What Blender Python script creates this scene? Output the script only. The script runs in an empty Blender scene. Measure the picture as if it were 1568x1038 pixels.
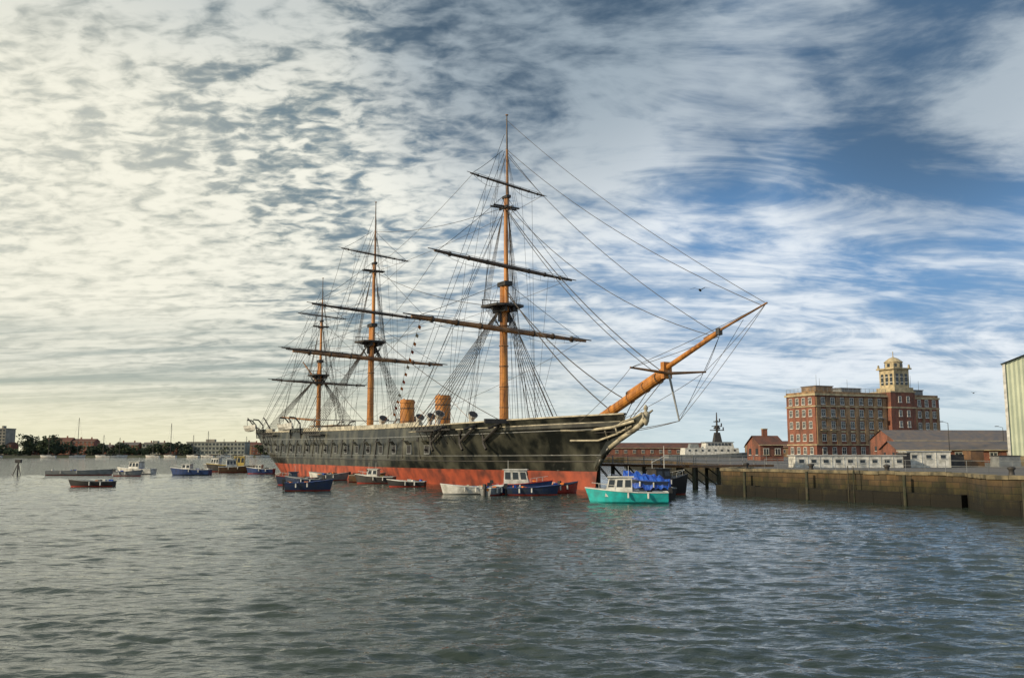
import bpy, math, random
import numpy as np
from mathutils import Vector, Matrix
random.seed(7); np.random.seed(7)
S = bpy.context.scene
S.view_settings.view_transform = 'Standard'; S.view_settings.look = 'None'; S.view_settings.exposure = 0; S.view_settings.gamma = 1
R = math.radians

# ---------------------------------------------------------------- materials
def mat(name, c1, c2=None, scale=1.0, rough=0.7, metal=0.0, bump=0.0, detail=6, stretch=(1,1,1), lo=.35, hi=.65):
    m = bpy.data.materials.new(name); m.use_nodes = True
    nt = m.node_tree; N = nt.nodes; L = nt.links
    b = N['Principled BSDF']
    b.inputs['Roughness'].default_value = rough
    b.inputs['Metallic'].default_value = metal
    b.inputs['Base Color'].default_value = (*c1, 1)
    if c2 is not None or bump > 0:
        tc = N.new('ShaderNodeTexCoord'); mp = N.new('ShaderNodeMapping')
        mp.inputs['Scale'].default_value = stretch
        L.new(tc.outputs['Object'], mp.inputs[0])
        no = N.new('ShaderNodeTexNoise'); no.inputs['Scale'].default_value = scale
        no.inputs['Detail'].default_value = detail
        L.new(mp.outputs[0], no.inputs['Vector'])
        if c2 is not None:
            mr = N.new('ShaderNodeMapRange'); mr.inputs[1].default_value = lo; mr.inputs[2].default_value = hi
            L.new(no.outputs[0], mr.inputs[0])
            mx = N.new('ShaderNodeMixRGB'); mx.inputs[1].default_value = (*c1, 1); mx.inputs[2].default_value = (*c2, 1)
            L.new(mr.outputs[0], mx.inputs[0]); L.new(mx.outputs[0], b.inputs['Base Color'])
        if bump > 0:
            bp = N.new('ShaderNodeBump'); bp.inputs['Distance'].default_value = bump
            L.new(no.outputs[0], bp.inputs['Height']); L.new(bp.outputs[0], b.inputs['Normal'])
    return m

def brickmat(name, c1, c2, mortar, scale=1.0, bw=.6, bh=.25, rough=.85, grime=(.05,.035,.028), vert=True):
    m = bpy.data.materials.new(name); m.use_nodes = True
    nt = m.node_tree; N = nt.nodes; L = nt.links
    b = N['Principled BSDF']; b.inputs['Roughness'].default_value = rough
    tc = N.new('ShaderNodeTexCoord'); sp = N.new('ShaderNodeSeparateXYZ'); L.new(tc.outputs['Object'], sp.inputs[0])
    ad = N.new('ShaderNodeMath'); ad.operation = 'ADD'; L.new(sp.outputs[0], ad.inputs[0]); L.new(sp.outputs[1], ad.inputs[1])
    cb = N.new('ShaderNodeCombineXYZ'); L.new(ad.outputs[0], cb.inputs[0]); L.new(sp.outputs[2], cb.inputs[1])
    br = N.new('ShaderNodeTexBrick'); L.new(cb.outputs[0], br.inputs['Vector'])
    br.inputs['Color1'].default_value = (*c1, 1); br.inputs['Color2'].default_value = (*c2, 1); br.inputs['Mortar'].default_value = (*mortar, 1)
    br.inputs['Scale'].default_value = scale; br.inputs['Brick Width'].default_value = bw; br.inputs['Row Height'].default_value = bh
    br.inputs['Mortar Size'].default_value = .015
    mp = N.new('ShaderNodeMapping'); mp.inputs['Scale'].default_value = (1, 1, .3); L.new(tc.outputs['Object'], mp.inputs[0])
    no = N.new('ShaderNodeTexNoise'); no.inputs['Scale'].default_value = .55; no.inputs['Detail'].default_value = 8; no.inputs['Roughness'].default_value = .7
    L.new(mp.outputs[0], no.inputs['Vector'])
    mr = N.new('ShaderNodeMapRange'); mr.inputs[1].default_value = .40; mr.inputs[2].default_value = .68; mr.inputs[4].default_value = .85
    L.new(no.outputs[0], mr.inputs[0])
    mx = N.new('ShaderNodeMixRGB'); L.new(mr.outputs[0], mx.inputs[0]); L.new(br.outputs[0], mx.inputs[1]); mx.inputs[2].default_value = (*grime, 1)
    L.new(mx.outputs[0], b.inputs['Base Color'])
    return m

# ---------------------------------------------------------------- mesh builder
class MB:
    def __init__(s): s.v = []; s.f = []; s.m = []
    def add(s, vs, fs, mi=0):
        o = len(s.v); s.v += [tuple(p) for p in vs]
        for f in fs: s.f.append(tuple(i + o for i in f)); s.m.append(mi)
    def box(s, c, d, mi=0, rz=0.0, taper=1.0, M=None):
        x, y, z = d[0]/2, d[1]/2, d[2]/2
        ps = []
        for (zz, t) in ((-z, 1), (z, taper)):
            for (xx, yy) in ((-x, -y), (x, -y), (x, y), (-x, y)):
                px, py = xx*t, yy*t
                if M is not None: p = M @ Vector((px, py, zz)); ps.append((c[0]+p.x, c[1]+p.y, c[2]+p.z))
                else:
                    ps.append((c[0]+px*math.cos(rz)-py*math.sin(rz), c[1]+px*math.sin(rz)+py*math.cos(rz), c[2]+zz))
        s.add(ps, [(3,2,1,0),(4,5,6,7),(0,1,5,4),(1,2,6,5),(2,3,7,6),(3,0,4,7)], mi)
    def bb(s, a, b, mi=0):
        s.box([(a[i]+b[i])/2 for i in range(3)], [abs(b[i]-a[i]) for i in range(3)], mi)
    def tube(s, p0, p1, r0, r1=None, n=8, mi=0, cap=True):
        if r1 is None: r1 = r0
        p0 = Vector(p0); p1 = Vector(p1); d = (p1-p0)
        if d.length < 1e-6: return
        d.normalize(); a = d.orthogonal().normalized(); b = d.cross(a)
        vs = []
        for p, r in ((p0, r0), (p1, r1)):
            for i in range(n):
                t = 2*math.pi*i/n; vs.append(p + a*(r*math.cos(t)) + b*(r*math.sin(t)))
        fs = [(i, (i+1) % n, n+(i+1) % n, n+i) for i in range(n)]
        if cap: fs += [tuple(range(n))[::-1], tuple(range(n, 2*n))]
        s.add(vs, fs, mi)
    def line(s, pts, r, n=4, mi=0):
        for a, b in zip(pts[:-1], pts[1:]): s.tube(a, b, r, r, n, mi, False)
    def sagline(s, a, b, r, sag=0.0, n=3, k=8, mi=0):
        a = Vector(a); b = Vector(b)
        if sag == 0: s.tube(a, b, r, r, n, mi, False); return
        pts = [a.lerp(b, i/k) - Vector((0, 0, sag*4*(i/k)*(1-i/k))) for i in range(k+1)]
        s.line(pts, r, n, mi)
    def lathe(s, c, prof, n=16, mi=0):
        vs = []
        for (r, z) in prof:
            for i in range(n):
                t = 2*math.pi*i/n; vs.append((c[0]+r*math.cos(t), c[1]+r*math.sin(t), c[2]+z))
        fs = []
        for j in range(len(prof)-1):
            for i in range(n): fs.append((j*n+i, j*n+(i+1) % n, (j+1)*n+(i+1) % n, (j+1)*n+i))
        fs.append(tuple(range(n))[::-1]); fs.append(tuple(range((len(prof)-1)*n, len(prof)*n)))
        s.add(vs, fs, mi)
    def obj(s, name, mats, parent=None, smooth=False, loc=(0,0,0), rz=0.0):
        me = bpy.data.meshes.new(name); me.from_pydata(s.v, [], s.f)
        for m in mats: me.materials.append(m)
        me.polygons.foreach_set('material_index', s.m)
        if smooth: me.polygons.foreach_set('use_smooth', [True]*len(s.f))
        me.update()
        o = bpy.data.objects.new(name, me); S.collection.objects.link(o)
        o.location = loc; o.rotation_euler = (0, 0, rz)
        if parent: o.parent = parent
        return o
def empty(name, loc=(0,0,0), rz=0.0):
    e = bpy.data.objects.new(name, None); S.collection.objects.link(e)
    e.location = loc; e.rotation_euler = (0, 0, rz); e.empty_display_size = 1; return e

# ---------------------------------------------------------------- palette
M_hull = mat('hull_black_iron', (.009,.011,.010), (.105,.105,.078), .55, .34, 0, .03, 10, (1.0,1,.55), .42, .74)
M_red = mat('boot_topping_red', (.42,.085,.04), (.12,.035,.025), .7, .6, 0, 0, 10, (1.0,1,.7), .38, .68)
M_cream = mat('cream_paint', (.56,.51,.37), (.22,.20,.15), 1.4, .6)
M_net = mat('hammock_canvas', (.60,.57,.46), (.26,.25,.20), .9, .85, 0, .02)
M_deck = mat('deck_planks', (.34,.25,.15), (.22,.16,.1), 1, .8, 0, 0, 4, (.3,6,1))
M_buff = mat('mast_buff', (.58,.24,.045), (.26,.10,.025), .9, .5, 0, 0, 8, (2,2,.4))
M_spar = mat('spar_brown', (.38,.18,.06), (.11,.06,.03), .6, .55)
M_dark = mat('tarred_black', (.022,.022,.022), (.05,.045,.04), 1.5, .6)
M_yard = mat('dark_spar', (.035,.028,.022), (.12,.075,.045), .6, .55)
M_rope = mat('rope_tarred', (.07,.065,.06), None, 1, .9)
M_white = mat('white_paint', (.74,.74,.69), (.40,.40,.36), 1.8, .5)
M_glass = mat('window_glass', (.03,.04,.05), None, 1, .1)
M_blue = mat('blue_paint', (.03,.065,.19), (.02,.035,.09), 2, .4)
M_navy = mat('navy_paint', (.015,.03,.08), (.03,.04,.06), 2, .4)
M_turq = mat('turquoise_paint', (.02,.48,.46), (.03,.30,.30), 2, .35)
M_tarp = mat('blue_tarpaulin', (.01,.11,.55), (.01,.045,.30), 2.5, .5, 0, .12)
M_grey = mat('grey_paint', (.25,.27,.27), (.16,.17,.17), 1.5, .6)
M_brown = mat('varnished_wood', (.2,.11,.05), (.12,.07,.04), 2, .5)
M_redp = mat('red_paint', (.45,.05,.03), (.25,.03,.02), 2, .4)
M_orange = mat('orange_paint', (.75,.22,.03), None, 1, .5)
M_yellow = mat('yellow_paint', (.60,.45,.12), None, 1, .5)
M_black = mat('black_rubber_and_opening_shade', (.015,.015,.016), None, 1, .6)  # also paints the shade inside gun ports, funnel and cowl mouths

# ---------------------------------------------------------------- camera
cam = bpy.data.cameras.new('camera'); co = bpy.data.objects.new('camera', cam); S.collection.objects.link(co)
co.location = (0, 0, 4.0); co.rotation_euler = (R(90+7.25), 0, 0)
cam.sensor_width = 36; cam.lens = 31.22; cam.clip_end = 20000; cam.clip_start = .1
S.camera = co

# ---------------------------------------------------------------- sky
SUN_AZ, SUN_EL = 246, 24
w = bpy.data.worlds.new('World'); S.world = w; w.use_nodes = True
nt = w.node_tree; N = nt.nodes; L = nt.links; N.clear()
def nd(t, **k):
    n = N.new(t)
    for a, b in k.items(): setattr(n, a, b)
    return n
def setin(n, i, v):
    if hasattr(v, 'is_output') or hasattr(v, 'links'): L.new(v, n.inputs[i])
    else: n.inputs[i].default_value = v
def ma(op, a, b=0.0, c=None, clamp=False):
    n = nd('ShaderNodeMath', operation=op, use_clamp=clamp); setin(n, 0, a); setin(n, 1, b)
    if c is not None: setin(n, 2, c)
    return n.outputs[0]
def mr(v, a, b, c=0.0, d=1.0, smooth=True):
    n = nd('ShaderNodeMapRange', interpolation_type='SMOOTHSTEP' if smooth else 'LINEAR')
    setin(n, 0, v); setin(n, 1, a); setin(n, 2, b); setin(n, 3, c); setin(n, 4, d); return n.outputs[0]
def mix(f, a, b, blend='MIX'):
    n = nd('ShaderNodeMixRGB', blend_type=blend); setin(n, 0, f)
    for i, v in ((1, a), (2, b)):
        if isinstance(v, tuple): n.inputs[i].default_value = (*v, 1)
        else: L.new(v, n.inputs[i])
    return n.outputs[0]
def noise(vec, scale, detail=6, rough=.5, dist=0.0):
    n = nd('ShaderNodeTexNoise'); L.new(vec, n.inputs['Vector']); n.inputs['Scale'].default_value = scale
    n.inputs['Detail'].default_value = detail; n.inputs['Roughness'].default_value = rough; n.inputs['Distortion'].default_value = dist
    return n.outputs[0]
sky = nd('ShaderNodeTexSky', sky_type='NISHITA'); sky.sun_disc = False
sky.sun_elevation = R(SUN_EL); sky.sun_rotation = R(SUN_AZ); sky.air_density = 1.2; sky.dust_density = 1.0; sky.ozone_density = 2.0
tc = nd('ShaderNodeTexCoord'); D = tc.outputs['Generated']
sp = nd('ShaderNodeSeparateXYZ'); L.new(D, sp.inputs[0]); X, Y, Z = sp.outputs
def plane(off):
    zc = ma('ADD', ma('MAXIMUM', Z, 0.0), off)
    cb = nd('ShaderNodeCombineXYZ'); L.new(ma('DIVIDE', X, zc), cb.inputs[0]); L.new(ma('DIVIDE', Y, zc), cb.inputs[1]); return cb.outputs[0]
P = plane(.26); P2 = plane(.10)
def rotmap(rz, sc, loc=(0,0,0), src=None):
    n = nd('ShaderNodeMapping'); L.new(src or P, n.inputs[0]); n.inputs['Rotation'].default_value = (0, 0, R(rz)); n.inputs['Scale'].default_value = sc
    n.inputs['Location'].default_value = loc; return n.outputs[0]
def blob(az, el, r0, r1):
    a, e = R(az), R(el); c = (math.sin(a)*math.cos(e), math.cos(a)*math.cos(e), math.sin(e))
    n = nd('ShaderNodeVectorMath', operation='DOT_PRODUCT'); L.new(D, n.inputs[0]); n.inputs[1].default_value = c
    return mr(n.outputs['Value'], math.cos(R(r1)), math.cos(R(r0)))
az = nd('ShaderNodeMath', operation='ARCTAN2'); L.new(X, az.inputs[0]); L.new(Y, az.inputs[1]); AZ = az.outputs[0]
leftness = mr(AZ, R(14), R(-16))
farleft = mr(AZ, R(2), R(-28))
dapple = noise(rotmap(40, (1, 1.6, 1)), 12.0, 4, .5, .8)
dapple2 = noise(rotmap(-15, (1, 1.5, 1)), 26.0, 3, .55, .4)
ripple = noise(rotmap(-10, (.8, 2.0, 1), (0,0,0), P2), 3.6, 5, .55, 1.2)
large = noise(rotmap(10, (1, 1.2, 1), (3.1, 1.7, 0)), 1.9, 5, .55, .4)
wisp = noise(rotmap(-50, (.6, 1.3, 1), (1, 4, 0)), 2.4, 8, .62, 1.5)
dl = mix(.40, dapple, dapple2)
tex = mix(leftness, mix(.18, wisp, dapple), dl)
rip_amt = ma('MULTIPLY', mr(Z, .28, .12, .06, .55), mr(leftness, 0, 1, .35, 1))
tex = mix(rip_amt, tex, ripple)
dens = ma('ADD', tex, ma('MULTIPLY', ma('SUBTRACT', large, .5), .60))
dens = ma('ADD', dens, ma('MULTIPLY', farleft, .06))
dens = ma('ADD', dens, ma('MULTIPLY', leftness, .035))
dens = ma('ADD', dens, ma('MULTIPLY', ma('SUBTRACT', 1.0, leftness), .03))
dens = ma('SUBTRACT', dens, ma('MULTIPLY', blob(25, 13.5, 1, 9), .10))
dens = ma('SUBTRACT', dens, ma('MULTIPLY', blob(17, 19, 1, 9), .04))
dens = ma('ADD', dens, ma('MULTIPLY', mr(Z, .20, .05), .13))
cov_l = mr(dens, .39, .59); cov_r = mr(dens, .34, .68)
cvn = nd('ShaderNodeMix', data_type='FLOAT'); L.new(leftness, cvn.inputs[0]); L.new(cov_r, cvn.inputs[2]); L.new(cov_l, cvn.inputs[3]); cover = cvn.outputs[0]
shade = mr(ma('ADD', ma('MULTIPLY', tex, .85), ma('MULTIPLY', large, .15)), .38, .58)
topdark = mr(Z, .33, .47)
dk = ma('MAXIMUM', ma('MULTIPLY', blob(3, 30, 5, 18), .97), ma('MULTIPLY', topdark, .55))
dk = ma('MAXIMUM', dk, ma('MULTIPLY', blob(26, 25, 4, 15), .80))
dk = ma('MAXIMUM', dk, ma('MULTIPLY', blob(14, 27, 4, 14), .75))
K = 10.0
cl = mix(shade, (.34*K, .46*K, .60*K), (.80*K, .86*K, .92*K))
cl_left = mix(shade, (.40*K, .44*K, .41*K), (.92*K, .91*K, .80*K))
cl = mix(leftness, cl, cl_left)
blue = mix(.75, sky.outputs[0], (.11*K, .28*K, .57*K))
blue = mix(leftness, blue, (.19*K, .26*K, .30*K))
col = mix(cover, blue, cl)
dkc = mix(mr(dens, .38, .68), (.055*K, .095*K, .145*K), (.28*K, .36*K, .43*K))
col = mix(ma('MULTIPLY', dk, .92), col, dkc)
glow = blob(-33, 12, 1, 20)
col = mix(ma('MULTIPLY', glow, .45), col, (.94*K, .90*K, .73*K))
band = ma('MULTIPLY', ma('MULTIPLY', mr(Z, .16, .09), mr(Z, .02, .07)), leftness)
strat = noise(rotmap(3, (.16, 1.3, 1), (0,0,0), P2), 2.2, 5, .5, .3)
col = mix(ma('MULTIPLY', band, mr(strat, .34, .62, .9, .2)), col, (.27*K, .34*K, .33*K))
hz = mix(leftness, (.60*K, .72*K, .75*K), (.84*K, .80*K, .56*K))
col = mix(mr(Z, .10, .0, 0, .9), col, hz)
bg = nd('ShaderNodeBackground'); L.new(col, bg.inputs[0]); bg.inputs[1].default_value = .1
out = nd('ShaderNodeOutputWorld'); L.new(bg.outputs[0], out.inputs[0])

sl = bpy.data.lights.new('sun', 'SUN'); sl.energy = 3.9; sl.angle = R(.8); sl.color = (1, .82, .58)
so = bpy.data.objects.new('sun', sl); S.collection.objects.link(so)
a, e = R(SUN_AZ), R(SUN_EL)
so.rotation_euler = Vector((math.sin(a)*math.cos(e), math.cos(a)*math.cos(e), math.sin(e))).to_track_quat('Z', 'Y').to_euler()

# ---------------------------------------------------------------- water
def make_water():
    dense = np.linspace(R(-42), R(42), 760)
    rest = np.linspace(R(42), R(318), 70)[1:-1]
    th = np.concatenate([dense, rest]); nT = len(th)
    r = np.concatenate([np.linspace(.5, 12, 24)[:-1], np.geomspace(12, 180, 720)[:-1], np.geomspace(180, 12000, 110)])
    nR = len(r)
    TH, RR = np.meshgrid(th, r)
    x = RR*np.sin(TH); y = RR*np.cos(TH)
    dr = np.gradient(r)[:, None]*np.ones_like(RR)
    sp_ = np.maximum(dr, RR*R(84)/760)
    inside = (np.abs(((TH+np.pi) % (2*np.pi))-np.pi) < R(42.1))
    sp_ = np.where(inside, sp_, 9.0)
    z = np.zeros_like(x); n = 130
    rng = np.random.RandomState(3)
    for i in range(n):
        lam = .24*(2.4/.24)**(rng.rand()**1.1); k = 2*math.pi/lam
        d = R(265) + rng.randn()*R(26)
        amp = .023/k
        if lam > 1.2: amp *= (1.2/lam)**.7
        ph = rng.rand()*6.28
        wgt = np.clip((lam/sp_-2.2)/2.5, 0, 1)
        arg = k*(x*math.cos(d)+y*math.sin(d))+ph
        z += wgt*amp*(np.sin(arg)+.28*np.cos(2*arg))
    patch = .95+.25*np.sin(x*.11+y*.17+1)*np.sin(x*.19-y*.08)+.25*np.sin(x*.5+y*.31)*np.sin(.9*y-x*.2)
    z *= patch
    co_ = np.stack([x, y, z], -1).reshape(-1, 3)
    idx = np.arange(nR*nT).reshape(nR, nT)
    a_ = idx[:-1]; b_ = idx[1:]
    q = np.stack([a_, b_, np.roll(b_, -1, 1), np.roll(a_, -1, 1)], -1).reshape(-1, 4)
    me = bpy.data.meshes.new('water')
    me.vertices.add(len(co_)); me.vertices.foreach_set('co', co_.astype(np.float32).ravel())
    me.loops.add(q.size); me.loops.foreach_set('vertex_index', q.astype(np.int32).ravel())
    me.polygons.add(len(q)); me.polygons.foreach_set('loop_start', np.arange(0, q.size, 4, dtype=np.int32))
    me.update(calc_edges=True)
    me.polygons.foreach_set('use_smooth', np.ones(len(q), dtype=bool))
    me.flip_normals() if me.polygons[nT*100].normal.z < 0 else None
    m = bpy.data.materials.new('harbour_water'); m.use_nodes = True
    n_ = m.node_tree.nodes; l_ = m.node_tree.links; b = n_['Principled BSDF']
    b.inputs['Base Color'].default_value = (.030, .044, .034, 1); b.inputs['Roughness'].default_value = .04; b.inputs['IOR'].default_value = 1.45
    t = n_.new('ShaderNodeTexCoord'); mp = n_.new('ShaderNodeMapping'); mp.inputs['Scale'].default_value = (.5, 1.4, 1)
    mp.inputs['Rotation'].default_value = (0, 0, R(-6)); l_.new(t.outputs['Object'], mp.inputs[0])
    n1 = n_.new('ShaderNodeTexNoise'); n1.inputs['Scale'].default_value = 2.4; n1.inputs['Detail'].default_value = 4; l_.new(mp.outputs[0], n1.inputs['Vector'])
    n1.inputs['Distortion'].default_value = .4
    bp = n_.new('ShaderNodeBump'); bp.inputs['Distance'].default_value = .09; bp.inputs['Strength'].default_value = .8
    l_.new(n1.outputs[0], bp.inputs['Height']); l_.new(bp.outputs[0], b.inputs['Normal'])
    me.materials.append(m)
    o = bpy.data.objects.new('water', me); S.collection.objects.link(o)
make_water()

# ---------------------------------------------------------------- the ship
ship = empty('sailing_warship', (11.2, 91.5, 0), math.atan2(.86, -.51))
def lerp(a, b, t): return a+(b-a)*t
def interp(x, xs, ys): return float(np.interp(x, xs, ys))
def stem(h): return interp(h, [-2, 0, 2.2, 4, 5.5, 7, 8.5], [5.0, 4.6, 4.2, 3.0, 1.7, .3, -.9])
def stern(h): return interp(h, [-2, 0, 2.2, 4, 5.5, 7, 8.6], [112, 114, 115.5, 118, 119.8, 121, 122])
def hb(s, h):
    s0, s1 = stem(h), stern(h)
    k = min(1, max(0, h/8.2))
    Lb = lerp(46, 30, k); Ls = lerp(38, 16, k)
    t = min(1, max(0, (s-s0)/Lb)); t2 = min(1, max(0, (s1-s)/Ls))
    fb = 1-(1-t)**lerp(1.9, 2.3, k)
    fs = (1-(1-t2)**2.3)**lerp(.9, .55, k)
    B = 8.8*interp(h, [-2, 0, 3, 8.2], [.9, .97, 1.0, .95])
    return B*fb*fs
def sheer(s): return -.95+.60*max(0, (30-s)/30)**1.6 + .85*(max(0, s-45)/77)**1.3
WL = 1.95
def Hh(h, s): return h*WL/2.2 if h <= 2.2 else WL+(h-2.2)*(8.2-WL)/6+sheer(s)*(h-2.2)/6
def DK(s): return Hh(7.0, s)
hull = MB()
hs = [-1.5, 0, 1.1, 2.2, 3.2, 4.2, 5.2, 6.2, 7.1, 8.2]
nU = 110
us = [(.5-.5*math.cos(math.pi*i/nU)) for i in range(nU+1)]
us = [.5*u+.5*i/nU for i, u in enumerate(us)]
for side in (1, -1):
    g = []
    for h in hs:
        row = []
        for u in us:
            s = lerp(stem(h), stern(h), u)
            row.append((s, side*max(.06, hb(s, h)) if 0 < u < 1 else side*.06, Hh(h, s)))
        g.append(row)
    for j in range(len(hs)-1):
        mi = 1 if hs[j] < 2.1 else 0
        for i in range(nU):
            q = [g[j][i], g[j][i+1], g[j+1][i+1], g[j+1][i]]
            if side > 0: q = q[::-1]
            hull.add(q, [(0,1,2,3)], mi)
    top = g[-1]
    for i in range(nU):
        a_, b_ = top[i], top[i+1]
        ia = (a_[0], a_[1]-side*min(.35, abs(a_[1])), a_[2]); ib = (b_[0], b_[1]-side*min(.35, abs(b_[1])), b_[2])
        hull.add([a_, b_, ib, ia], [(0,1,2,3)], 2)
        hull.add([ia, ib, (ib[0], ib[1], DK(ib[0])), (ia[0], ia[1], DK(ia[0]))], [(0,1,2,3)], 0)
        hull.add([(ia[0], ia[1], DK(ia[0])), (ib[0], ib[1], DK(ib[0])), (ib[0], 0, DK(ib[0])+.05), (ia[0], 0, DK(ia[0])+.05)], [(0,1,2,3)], 3)
hull.obj('hull', [M_hull, M_red, M_cream, M_deck], ship, True)
tr = MB()
def follow(s0, s1, h, r, off, mi, n=60, sides=(1, -1)):
    for sd in sides:
        tr.line([(lerp(s0, s1, i/n), sd*(hb(lerp(s0, s1, i/n), h)+off), Hh(h, lerp(s0, s1, i/n))) for i in range(n+1)], r, 5, mi)
follow(-.6, 121.5, 8.22, .11, .03, 0)
follow(.8, 121, 6.75, .06, .02, 1)
follow(3.6, 119, 3.3, .06, .02, 2)
follow(0, 34, 7.45, .07, .04, 0, 40)
follow(2.5, 118, 4.0, .04, .02, 1)
tr.obj('rails', [M_cream, M_grey, M_dark], ship)
nb = MB()
for sd in (1, -1):
    for (a0, a1) in ((31, 66), (71, 94), (98, 119)):
        n = int((a1-a0)/1.5)
        for i in range(n):
            s = lerp(a0, a1, (i+.5)/n); y0 = hb(s, 8.2)-.18
            sl_ = (hb(s+.5, 8.2)-hb(s-.5, 8.2))
            nb.box((s, sd*y0, 8.50+sheer(s)), ((a1-a0)/n*.985, .55, .55+.08*random.random()), 0, math.atan(sl_)*sd, .93)
nb.obj('hammock_nettings', [M_net], ship)
gp = MB()
for sd in (1, -1):
    for i in range(19):
        s = 29+i*4.6
        h = 4.9; y0 = hb(s, h); rz = math.atan(hb(s+.5, h)-hb(s-.5, h))*sd; z = Hh(h, s)
        gp.box((s, sd*(y0+.0), z), (1.05, .16, .95), 1, rz)  # solid black block, shade of the open port painted as colour
        for dx in (-.58, .58): gp.box((s+dx, sd*(y0+.04+dx*math.tan(rz*sd)), z), (.1, .18, 1.15), 0, rz)
        for dz in (-.54, .54): gp.box((s, sd*(y0+.06), z+dz), (1.3, .2, .1), 0, rz)
        Mx = Matrix.Rotation(rz, 3, 'Z') @ Matrix.Rotation(sd*R(-40), 3, 'X')
        gp.box((s, sd*(y0+.38), z+.85), (1.05, .08, .75), 3, M=Mx)
        if i % 2 == 0: gp.tube((s, sd*(y0-.2), z-.1), (s, sd*(y0+.5), z-.05), .15, .12, 8, 2)
        gp.tube((s+2.1, sd*(hb(s+2.1, 6.5)+.05), Hh(6.6, s)), (s+2.1, sd*(hb(s+2.1, 3.6)+.07), Hh(3.6, s)), .06, .06, 5, 2)
        gp.box((s+2.3, sd*(hb(s+2.3, 6.2)+.02), Hh(6.2, s)), (.45, .12, .3), 1, rz)
gp.obj('gun_ports', [M_grey, M_black, M_dark, M_hull], ship)
kn = MB()
kp_low = [(4.4,2.2),(3.3,3.4),(1.9,4.5),(.2,5.3),(-1.8,6.1),(-3.2,6.7),(-3.8,7.3)]
kp_up = [(4.5,3.2),(3.8,4.2),(2.8,5.4),(1.5,6.4),(-.3,7.0),(-2.4,7.4),(-3.4,7.8)]
for sd in (1, -1):
    for i in range(6):
        w0, w1 = .32-.03*i, .32-.03*(i+1)
        kn.add([(kp_low[i][0], sd*w0, kp_low[i][1]), (kp_low[i+1][0], sd*w1, kp_low[i+1][1]), (kp_up[i+1][0], sd*w1, kp_up[i+1][1]), (kp_up[i][0], sd*w0, kp_up[i][1])], [(0,1,2,3)], 1)
for i in range(6):
    a_, b_ = kp_low[i], kp_low[i+1]
    if i > 1: kn.tube((a_[0], 0, a_[1]), (b_[0], 0, b_[1]), .3, .28, 8, 0)
    else: kn.tube((a_[0], 0, a_[1]), (b_[0], 0, b_[1]), .26, .28, 8, 1)
    a_, b_ = kp_up[i], kp_up[i+1]
    if i > 1: kn.tube((a_[0], 0, a_[1]), (b_[0], 0, b_[1]), .18, .18, 8, 0)
for sd in (1, -1):
    kn.line([(6.5, sd*(hb(6.5, 6.6)+.1), 6.3), (3.5, sd*1.35, 6.3), (.5, sd*.8, 6.5), (-2.6, sd*.3, 7.1)], .17, 6, 0)
    kn.line([(6, sd*(hb(6, 5.5)+.1), 5.2), (3, sd*.7, 5.2), (.3, sd*.45, 5.8), (-2.2, sd*.3, 6.6)], .12, 6, 0)
    for s in (3.2, 1.6, 0, -1.4): kn.tube((s, sd*(.5+.16*(s+1.4)), 6.5), (s+.2, sd*.35, 5.4-(s-1)*.3), .09, .09, 5, 0)
kn.lathe((-4.0, 0, 7.1), [(.12,-.5),(.3,-.1),(.36,.3),(.42,.6),(.34,.8),(.14,.9),(.13,.97),(.21,1.1),(.23,1.25),(.17,1.4),(.05,1.55)], 12, 0)
kn.tube((-4, .36, 7.8), (-4.4, .65, 7.3), .12, .09, 6, 0); kn.tube((-4, -.36, 7.8), (-4.5, -.45, 8.1), .12, .09, 6, 0)
kn.obj('head_and_figurehead', [M_cream, M_hull], ship, True)
dt = MB()
for sd in (1, -1):
    s = 13; y0 = hb(s, 8.2); z = Hh(8.1, s)
    dt.box((s, sd*(y0+.9), z), (.5, 3.0, .5), 0, sd*R(-12))
    for s in (15.5, 19.5, 25.5):
        y0 = hb(s, 6.5)+.45; z = Hh(7.3, s)
        dt.tube((s-1.8, sd*y0, z+.3), (s+1.6, sd*y0, z-1.3), .16, .16, 6, 0)
        dt.line([(s+1.2, sd*(y0+.1), z), (s+1.9, sd*y0, z-.7), (s+1.75, sd*y0, z-1.6), (s+.9, sd*(y0+.1), z-2.3)], .17, 6, 0)
        dt.tube((s-1.7, sd*(y0-.4), z+.6), (s-1.7, sd*(y0+1.3), z), .14, .14, 6, 0)
    for s0 in (22.6, 68, 95.6):
        for k in range(5):
            s = s0+k*1.7
            dt.box((s, sd*(hb(s, 7.6)+.42), 7.55+sheer(s)), (1.72, .85, .16), 0, math.atan(hb(s+.5, 7.6)-hb(s-.5, 7.6))*sd)
            dt.tube((s, sd*(hb(s, 7.6)+.8), 7.5+sheer(s)), (s, sd*(hb(s, 5.5)+.05), Hh(5.6, s)), .05, .05, 5, 0)
    for s0 in (104, 80):
        for s in (s0, s0+6):
            y0 = hb(s, 8); z = sheer(s)
            dt.line([(s, sd*(y0+.1), 7+z), (s, sd*(y0+.3), 9.6+z), (s, sd*(y0+1.2), 10.6+z), (s, sd*(y0+2.2), 10.7+z)], .13, 6, 0)
            dt.sagline((s, sd*(y0+2.2), 10.7+z), (s, sd*(y0+2.1), 9.4+z), .05)
for sd in (1, -1):
    dt.line([(119.5, sd*2.5, 8.2), (121.5, sd*2.6, 9.4), (124, sd*2.8, 11.0), (125.5, sd*2.8, 11.5)], .16, 6, 0)
    dt.line([(117, sd*5, 8.2), (119, sd*6.6, 9.6), (121, sd*7.4, 11.2)], .15, 6, 0)
dt.obj('anchors_channels_davits', [M_dark], ship)
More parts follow.
